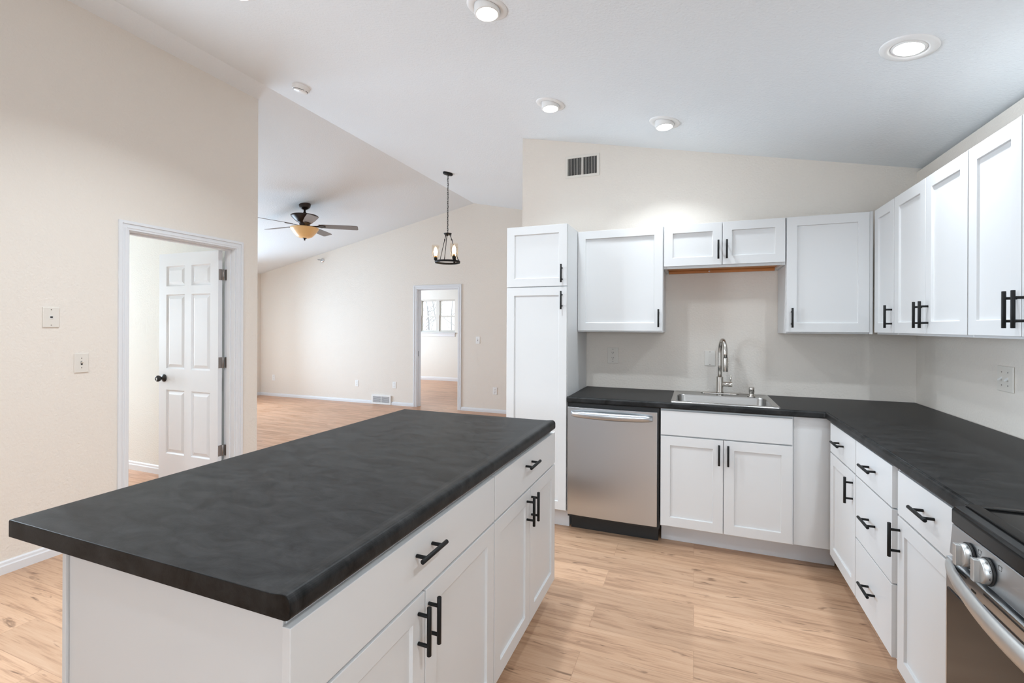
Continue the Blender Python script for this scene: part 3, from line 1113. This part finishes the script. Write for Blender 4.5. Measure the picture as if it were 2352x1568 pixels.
for cx in (.094, .176, .588, .670):
    knob_range(cx, .820)
    # small printed square that names the burner
    bm = NB()
    a, b, c, d = cx + .034, cx + .046, .842, .852
    for q in ((a, b, c, c + .0007), (a, b, d - .0007, d), (a, a + .0007, c, d), (b - .0007, b, c, d)):
        yy = -.004 + .006 * ((q[2] + q[3]) / 2 - .786) / .080
        box(bm, q[0], q[1], yy - .0004, yy + .001, q[2], q[3])
    obj('burner_symbol', bm, DARK, cp)
# oven door: steel top band with slots, dark glass, steel bottom
bm = NB(); box(bm, .002, .760, -.012, .028, .190, .780)
od = obj('oven_door', bm, STEEL, t, 0.003)
bm = NB(); box(bm, .016, .746, -.0150, -.0125, .215, .702)
obj('oven_glass', bm, OVENGL, od, 0.001, label='dark glass oven window')
bm = NB()
for z, runs in ((.768, ((.010, .105), (.18, .58), (.655, .752))), (.752, ((.128, .148),)), (.742, ((.098, .118), (.18, .58), (.644, .664))), (.730, ((.128, .148), (.614, .634)))):
    for a, b in runs:
        box(bm, a, b, -.0128, -.0118, z - .0022, z + .0022)
obj('vent_slots', bm, DARK, od, label='black slots in the top of the oven door')
bm = NB()
rings = []
n = 26
for k in range(n + 1):
    u = k / n
    x = .018 + .726 * u
    s = math.sin(PI * u) ** .75
    off = -.013 - .054 * s
    zc0 = .766 - .002 * s
    hz = .011 + .010 * s ** .6
    rings.append([bm.verts.new(p) for p in ((x, off + .012, zc0 - hz), (x, off, zc0 - hz * 1.02), (x, off - .006, zc0 - hz * .5), (x, off - .007, zc0 + hz * .3),
                                            (x, off - .003, zc0 + hz), (x, off + .008, zc0 + hz * 1.05))])
loops(bm, rings, False)
bm.faces.new(rings[0]); bm.faces.new(list(reversed(rings[-1])))
obj('oven_handle', bm, SATIN, od, label='bowed steel oven handle')
bxo('storage_drawer', (.002, .760, -.010, .028, .03, .182), STEEL, t, 0.003)


# ------------------------------------------------------------------ recessed ceiling lights
def ceiling_light(x, y, label, flush=False, power=1.0):
    z = zc(x)
    tilt = math.atan(SR)
    t = thing('ceiling_light', label, 'ceiling light', (x, y, z), 0, 'recessed ceiling lights')
    Mt = Matrix.Rotation(tilt, 4, 'Y')         # trim lies in the sloping ceiling
    bm = NB()
    lathe(bm, [(.062, .004), (.062, -.003), (.070, -.0075), (.094, -.006), (.099, -.001), (.099, .002)], Mt, 48, cap=False)
    obj('trim_ring', bm, LAMPWHITE, t, label='white trim ring')
    M2 = Mt if flush else Matrix.Translation((0.0, 0, 0))
    dn = .006 if flush else .034
    bm = NB()
    lathe(bm, [(.060, .03), (.060, -dn + .004), (.056, -dn), (.050, -dn)], M2, 40, cap=False)
    obj('gimbal', bm, LAMPWHITE, t, label='white swivelling lamp can')
    bm = NB()
    lathe(bm, [(.051, -dn + .0005), (.045, -dn - .003), (0, -dn - .004)], M2, 40)
    ln = obj('lens', bm, GLOW, t, label='lit white lens')
    d = bpy.data.lights.new('downlight', 'AREA')
    d.shape = 'DISK'
    d.size = .085
    d.energy = LAMP_W * power
    d.color = (0.83, 0.925, 1.0)
    d.spread = R(138 if power > .3 or flush else 112)
    lo = bpy.data.objects.new('downlight', d)
    COL.objects.link(lo)
    lo.parent = t
    lo.location = M2 @ Vector((0, 0, -dn - .012))
    return t


ceiling_light(-.915, 2.012, 'recessed ceiling light at the top middle of the photo, over the island', power=.55)
ceiling_light(-.910, 3.036, 'recessed ceiling light nearest the pantry, in front of the wall vent', power=.14)
ceiling_light(-.190, 3.232, 'recessed ceiling light nearest the sink wall, above the two-door cabinet', power=.26)
ceiling_light(.802, 2.350, 'large flush recessed ceiling light at upper right, above the right wall cabinets', True, .30)
ceiling_light(-2.245, 1.785, 'recessed ceiling light cut by the top picture edge, left of the others', power=.95)
# extra lamps added out of view to brighten the room
ceiling_light(.802, .45, 'added unseen recessed ceiling light behind the camera, right by the range', True, .6)
ceiling_light(-2.245, .20, 'added unseen recessed ceiling light behind the camera, nearest the left wall', power=.6)

# smoke detector
t = thing('smoke_detector', 'round white smoke detector on the ceiling near the ridge', 'smoke detector', (-2.985, 2.930, zc(-2.985)))
t.rotation_euler = (0, math.atan(SR), 0)
bm = NB(); lathe(bm, [(.071, 0), (.071, -.008), (.068, -.009), (.066, -.026), (.058, -.030), (.054, -.0305), (.052, -.028)], None, 40, cap=False)
obj('housing', bm, PLATEW, t)
bm = NB(); lathe(bm, [(.056, -.0245), (.056, -.0335), (.050, -.040), (0, -.041)], None, 40)
obj('cover', bm, PLATEW, t)
bm = NB()
for k in range(24):
    if k % 8 == 7:
        continue
    a0, a1 = 2 * PI * k / 24 + .01, 2 * PI * (k + 1) / 24 - .03
    vs = [bm.verts.new((.0565 * math.cos(a), .0565 * math.sin(a), z)) for a, z in ((a0, -.0312), (a1, -.0312), (a1, -.0350), (a0, -.0350))]
    ws = [bm.verts.new((.051 * math.cos(a), .051 * math.sin(a), z)) for a, z in ((a0, -.0312), (a1, -.0312), (a1, -.0350), (a0, -.0350))]
    for q in ((vs[0], vs[1], vs[2], vs[3]), (ws[3], ws[2], ws[1], ws[0])):
        bm.faces.new(q)
    for i in range(4):
        bm.faces.new((vs[i], ws[i], ws[(i + 1) % 4], vs[(i + 1) % 4]))
obj('sensor_slot', bm, DARK, t, label='dark ring of sensor slots')


# ------------------------------------------------------------------ ceiling fan
FXC, FYC = -5.042, 5.024
t = thing('ceiling_fan', 'dark bronze ceiling fan with five blades and amber glass bowl light in the living room', 'ceiling fan', (FXC, FYC, 0))
zt = zc(FXC)
bm = NB()
Mc = Matrix.Translation((0, 0, zt)) @ Matrix.Rotation(-math.atan(SL) * .9, 4, 'Y')
lathe(bm, [(0, .012), (.078, .012), (.078, -.012), (.072, -.020), (.074, -.026), (.064, -.036), (.066, -.042), (.050, -.056), (.030, -.066), (.016, -.070)], Mc, 36)
obj('canopy', bm, BRONZE, t)
bm = NB(); lathe(bm, [(.0135, zt - .06), (.0135, 2.965), (.020, 2.955), (.032, 2.930), (.034, 2.918)], None, 24)
obj('downrod', bm, BRONZE, t)
bm = NB(); lathe(bm, [(0, 2.922), (.060, 2.920), (.120, 2.918), (.172, 2.914), (.180, 2.905), (.172, 2.890), (.135, 2.850), (.105, 2.826), (.078, 2.815),
                      (.070, 2.800), (.066, 2.776), (.070, 2.760), (0, 2.760)], None, 48)
obj('motor_housing', bm, BRONZE, t)
for k in range(5):
    a = R(35 + 72 * k)
    Mb = Matrix.Rotation(a, 4, 'Z') @ Matrix.Translation((0, 0, 2.776)) @ Matrix.Rotation(R(-12), 4, 'X')
    bm = NB()
    outl = [(.185, -.048), (.26, -.058), (.45, -.066), (.62, -.069), (.690, -.066), (.705, -.050), (.705, .050), (.690, .066), (.62, .069), (.45, .066), (.26, .058), (.185, .048)]
    A = [bm.verts.new(Mb @ Vector((x, y, .003))) for x, y in outl]
    B = [bm.verts.new(Mb @ Vector((x, y, -.003))) for x, y in outl]
    bm.faces.new(A); bm.faces.new(list(reversed(B)))
    for i in range(len(A)):
        j = (i + 1) % len(A)
        bm.faces.new((A[i], B[i], B[j], A[j]))
    bl = obj('blade', bm, BLADE, t, label='grey-brown fan blade')
    bm = NB()
    outl = [(.055, -.016), (.11, -.012), (.16, -.020), (.215, -.044), (.262, -.030), (.275, 0), (.262, .030), (.215, .044), (.16, .020), (.11, .012), (.055, .016)]
    A = [bm.verts.new(Mb @ Vector((x, y, -.004))) for x, y in outl]
    B = [bm.verts.new(Mb @ Vector((x, y, -.011))) for x, y in outl]
    bm.faces.new(A); bm.faces.new(list(reversed(B)))
    for i in range(len(A)):
        j = (i + 1) % len(A)
        bm.faces.new((A[i], B[i], B[j], A[j]))
    obj('blade_bracket', bm, BRONZE, bl, 0.002, label='bronze blade bracket')
bm = NB(); lathe(bm, [(.060, 2.762), (.062, 2.752), (.168, 2.742), (.184, 2.742), (.186, 2.736), (.178, 2.722), (.160, 2.692), (.130, 2.655), (.098, 2.620), (.062, 2.604), (0, 2.600)], None, 48)
obj('light_bowl', bm, AMBER, t, label='amber glass bowl')
bm = NB(); lathe(bm, [(0, 2.604), (.030, 2.603), (.028, 2.598), (.012, 2.592), (.010, 2.584), (.012, 2.578), (.008, 2.570), (0, 2.568)], None, 20)
obj('finial', bm, BRONZE, t)


# ------------------------------------------------------------------ pendant chandelier
PX, PY = -2.878, 5.173
t = thing('pendant_light', 'black ring chandelier with three glass cylinder lamps hanging on a chain', 'pendant light', (PX, PY, 0))
zt = zc(PX)
bm = NB(); lathe(bm, [(0, .004), (.062, .004), (.062, -.018), (.055, -.024), (.012, -.026), (0, -.026)], Matrix.Translation((0, 0, zt)) @ Matrix.Rotation(math.atan(SR), 4, 'Y'), 36)
obj('canopy', bm, BLACK, t)
bm = NB()
z = zt - .028
i = 0
while z > 2.575:                                   # chain links, alternating turns
    ln = .030 if i else .020
    pts = []
    for k in range(14):
        a = 2 * PI * k / 14
        u, v = .0085 * math.cos(a), (ln / 2 + .003) * math.sin(a)
        pts.append((u, 0, z - ln / 2 + v) if i % 2 == 0 else (0, u, z - ln / 2 + v))
    tube(bm, pts, .0023, 6, closed=True)
    z -= ln - .002
    i += 1
pts = [(.004 * math.sin(q * 1.3), .004 * math.cos(q * 1.1), zt - .02 - (zt - .02 - 2.56) * q / 30) for q in range(31)]
tube(bm, pts, .0020, 6)
obj('chain', bm, BLACK, t)
bm = NB(); lathe(bm, [(0, 2.560), (.010, 2.558), (.012, 2.550), (.048, 2.548), (.050, 2.542), (.040, 2.532), (.020, 2.526), (.006, 2.520), (0, 2.510)], None, 32)
obj('hub', bm, BLACK, t)
RR = .152
a0 = R(-45 + 21)
bm = NB()
lathe(bm, [(RR - .004, 2.178), (RR + .004, 2.178), (RR + .004, 2.203), (RR - .004, 2.203), (RR - .004, 2.178)], None, 64, cap=False)
obj('ring', bm, BLACK, t)
for k in range(3):
    a = a0 + R(68) + k * R(120)
    c, s = math.cos(a), math.sin(a)
    bm = NB()
    tube(bm, [(c * .030, s * .030, 2.536), (c * .052, s * .052, 2.47)], .0045, 8)
    tube(bm, [(c * .052, s * .052, 2.475), (c * (RR - .02), s * (RR - .02), 2.235), (c * RR, s * RR, 2.203)], .0040, 8)
    for q, zz in ((.034, 2.525), (.052, 2.472), (RR - .014, 2.222)):
        pts = [(c * q + .010 * math.cos(2 * PI * m / 10) * c, s * q + .010 * math.cos(2 * PI * m / 10) * s, zz + .010 * math.sin(2 * PI * m / 10)) for m in range(10)]
        tube(bm, pts, .002, 6, closed=True)
    obj('hanger_rod', bm, BLACK, t)
for k, deg in enumerate((197, 330, 85)):
    a = R(deg)
    cx, cy = RR * math.cos(a), RR * math.sin(a)
    Ms = Matrix.Translation((cx, cy, 0))
    bm = NB(); lathe(bm, [(0, 2.196), (.012, 2.196), (.012, 2.214), (.022, 2.216), (.022, 2.246), (.018, 2.250), (0, 2.250)], Ms, 24)
    so = obj('socket', bm, BLACK, t)
    bm = NB(); lathe(bm, [(.016, 2.250), (.016, 2.268), (.012, 2.270), (0, 2.270)], Ms, 20)
    obj('bulb_base', bm, mat('brass_cap_%d' % k, (.55, .33, .12), .35, metal=.9) if k == 0 else MATS['brass_cap_0'], so, label='brass bulb cap')
    bm = NB(); lathe(bm, [(0, 2.270), (.012, 2.271), (.020, 2.290), (.024, 2.315), (.022, 2.340), (.014, 2.362), (.006, 2.374), (0, 2.376)], Ms, 24)
    obj('bulb', bm, BULB, so, label='glowing warm bulb')
    bm = NB(); lathe(bm, [(.024, 2.247), (.046, 2.247), (.048, 2.250), (.048, 2.402), (.0465, 2.402), (.0465, 2.251), (.024, 2.250)], Ms, 36, cap=False)
    obj('glass_shade', bm, SHADE, so, label='clear warm-tinted glass cylinder')

# sidewall sprinkler head
t = thing('sprinkler_head', 'small chrome sidewall sprinkler high on the far living room wall', 'sprinkler', (-6.545, YF, 2.622))
My = Matrix.Rotation(PI / 2, 4, 'X')
bm = NB(); lathe(bm, [(.043, 0), (.042, .004), (.034, .014), (.020, .020), (.012, .021), (0, .021)], My, 28)
obj('escutcheon', bm, CHROME, t)
bm = NB(); lathe(bm, [(.013, .02), (.013, .045), (.009, .050), (.009, .080), (.016, .088), (.004, .130)], My, 18)
obj('nozzle', bm, STEEL, t)


# ------------------------------------------------------------------ vents
def grille(name, label, cat, loc, wd, ht, rows, m_frame, m_slat, m_back, vertical, frame_w, fins):
    t = thing(name, label, cat, loc)
    bm = NB()
    half = wd / 2
    grid_solid(bm, [-half, -half + frame_w, -.006, .006, half - frame_w, half], [0, frame_w, ht - frame_w, ht],
               lambda u, v: not (frame_w < v < ht - frame_w and .006 < abs(u) < half - frame_w), 'y', -.008, -.0005)
    obj('frame', bm, m_frame, t, 0.0025)
    bm = NB()
    grid_solid(bm, [-half + frame_w, half - frame_w], [frame_w, ht - frame_w], lambda u, v: True, 'y', -.0022, -.0008)
    obj('backing', bm, m_back, t)
    bm = NB()
    for s in (-1, 1):
        a, b = (.006, half - frame_w) if s > 0 else (-half + frame_w, -.006)
        if vertical:
            for k in range(fins):
                x = a + (b - a) * (k + .5) / fins
                box(bm, x - .0008, x + .0008, -.0066, -.0022, frame_w, ht - frame_w)
        else:
            for k in range(fins):
                z = frame_w + (ht - 2 * frame_w) * (k + .5) / fins
                box(bm, a, b, -.0066, -.0022, z - .0030, z + .0030)
    obj('slat', bm, m_slat, t)
    return t


grille('air_vent', 'vertical-slat return air vent high on the wall above the pantry', 'vent', (-.850, YB, 2.594), .277, .178, 1, PLATE, PLATE, DARK, True, .020, 9)
t = grille('floor_register', 'white two-panel air register on the far living room wall at floor level', 'vent', (-5.183, YF - .016, .002), .405, .165, 1, PLATEW, TRIM,
           VENTMETAL, False, .028, 8)
bxo('duct_box', (-.195, .195, .0, .0155, .006, .160), PLATEW, t)


# ------------------------------------------------------------------ switches and outlets (front faces local -y)
def plate(label, loc, rot, kind, wd=.072, ht=.116):
    names = {'outlet': ('electrical_outlet', 'outlet'), 'switch': ('light_switch', 'light switch'), 'blank': ('blank_plate', 'wall plate'),
             'double': ('light_switch', 'light switch'), 'jack': ('jack_plate', 'wall plate'), 'rocker': ('electrical_outlet', 'outlet')}[kind]
    t = thing(names[0], label, names[1], loc, rot, 'white wall plates')
    bm = NB(); box(bm, -wd / 2, wd / 2, -.0065, -.0002, -ht / 2, ht / 2)
    pm = PLATE if loc[1] < YF - .5 else PLATEW
    p = obj('cover_plate', bm, pm, t, 0.003, 3)

    def screw(x, z):
        bm = NB(); lathe(bm, [(0, 0), (.0030, 0), (.0034, .0010)], Matrix.Translation((x, -.0072, z)) @ Matrix.Rotation(-PI / 2, 4, 'X'), 12)
        obj('screw', bm, HINGE, p)
    if kind in ('outlet', 'rocker'):
        bm = NB(); box(bm, -.0165, .0165, -.0085, -.0066, -.0335, .0335)
        f = obj('receptacle', bm, pm, p, 0.0015)
        bm = NB()
        for s in (-1, 1):
            z = s * .0205
            box(bm, -.0080, -.0055, -.0090, -.0083, z - .001, z + .008)
            box(bm, .0055, .0080, -.0090, -.0083, z - .001, z + .008)
            lathe(bm, [(0, 0), (.0030, 0), (.0030, .0006)], Matrix.Translation((0, -.0084, z - .0075)) @ Matrix.Rotation(PI / 2, 4, 'X'), 12)
        obj('socket_slots', bm, DARK, f)
        screw(0, .048); screw(0, -.048)
    elif kind == 'switch':
        bm = NB(); box(bm, -.005, .005, -.0072, -.0066, -.012, .012)
        f = obj('toggle_slot', bm, DARK, p)
        bm = NB(); prism(bm, [(-.0066, -.004), (-.0190, .004), (-.0190, .011), (-.0066, .009)], 'x', -.0035, .0035)
        obj('toggle', bm, pm, p, 0.001)
        screw(0, .030); screw(0, -.030)
    elif kind == 'double':
        for x in (-.023, .023):
            bm = NB(); box(bm, x - .005, x + .005, -.0072, -.0066, -.012, .012)
            obj('toggle_slot', bm, PLATE, p)
            bm = NB(); prism(bm, [(-.0066, -.004), (-.0200, -.010), (-.0200, -.003), (-.0066, .009)], 'x', x - .0035, x + .0035)
            obj('toggle', bm, PLATEW, p, 0.001)
            screw(x, .030); screw(x, -.030)
    elif kind == 'jack':
        bm = NB(); box(bm, -.0085, .0085, -.0085, -.0066, -.009, .009)
        f = obj('jack', bm, PLATEW, p, 0.001)
        bm = NB(); box(bm, -.0062, .0062, -.0092, -.0084, -.004, .006)
        obj('jack_hole', bm, DARK, f)
        screw(0, .046); screw(0, -.046)
    else:
        screw(0, .046); screw(0, -.046)
    return t


RL = PI / 2        # plates on the left wall face +X
plate('square telephone jack plate, higher of the two plates on the left wall', (XL, 1.615, 1.430), RL, 'jack', .078, .120)
plate('single toggle switch plate left of the bedroom door, lower of the two', (XL, 1.765, 1.148), RL, 'switch', .074, .120)
plate('duplex outlet on the backsplash wall beneath the square wall cabinet', (-.5985, YB, 1.165), 0, 'outlet', .084, .124)
plate('blank cover plate on the backsplash wall just left of the faucet', (.104, YB, 1.163), 0, 'blank', .074, .112)
plate('two-gang light switch on the right wall beneath the cabinets', (XR, 2.800, 1.159), -PI / 2, 'double', .118, .116)
plate('light switch plate on the far wall right of the far doorway', (-3.302, YF, 1.167), 0, 'switch')
plate('outlet low on the far wall right of the far doorway', (-2.994, YF, .354), 0, 'outlet')
plate('outlet low on the far wall, directly right of and above the floor register', (-4.921, YF, .354), 0, 'rocker')
plate('outlet low on the far wall, left of the floor register', (-5.729, YF, .350), 0, 'outlet')
plate('outlet low on the far wall at the left corner, farthest from the doorway', (-7.759, YF, .361), 0, 'outlet')
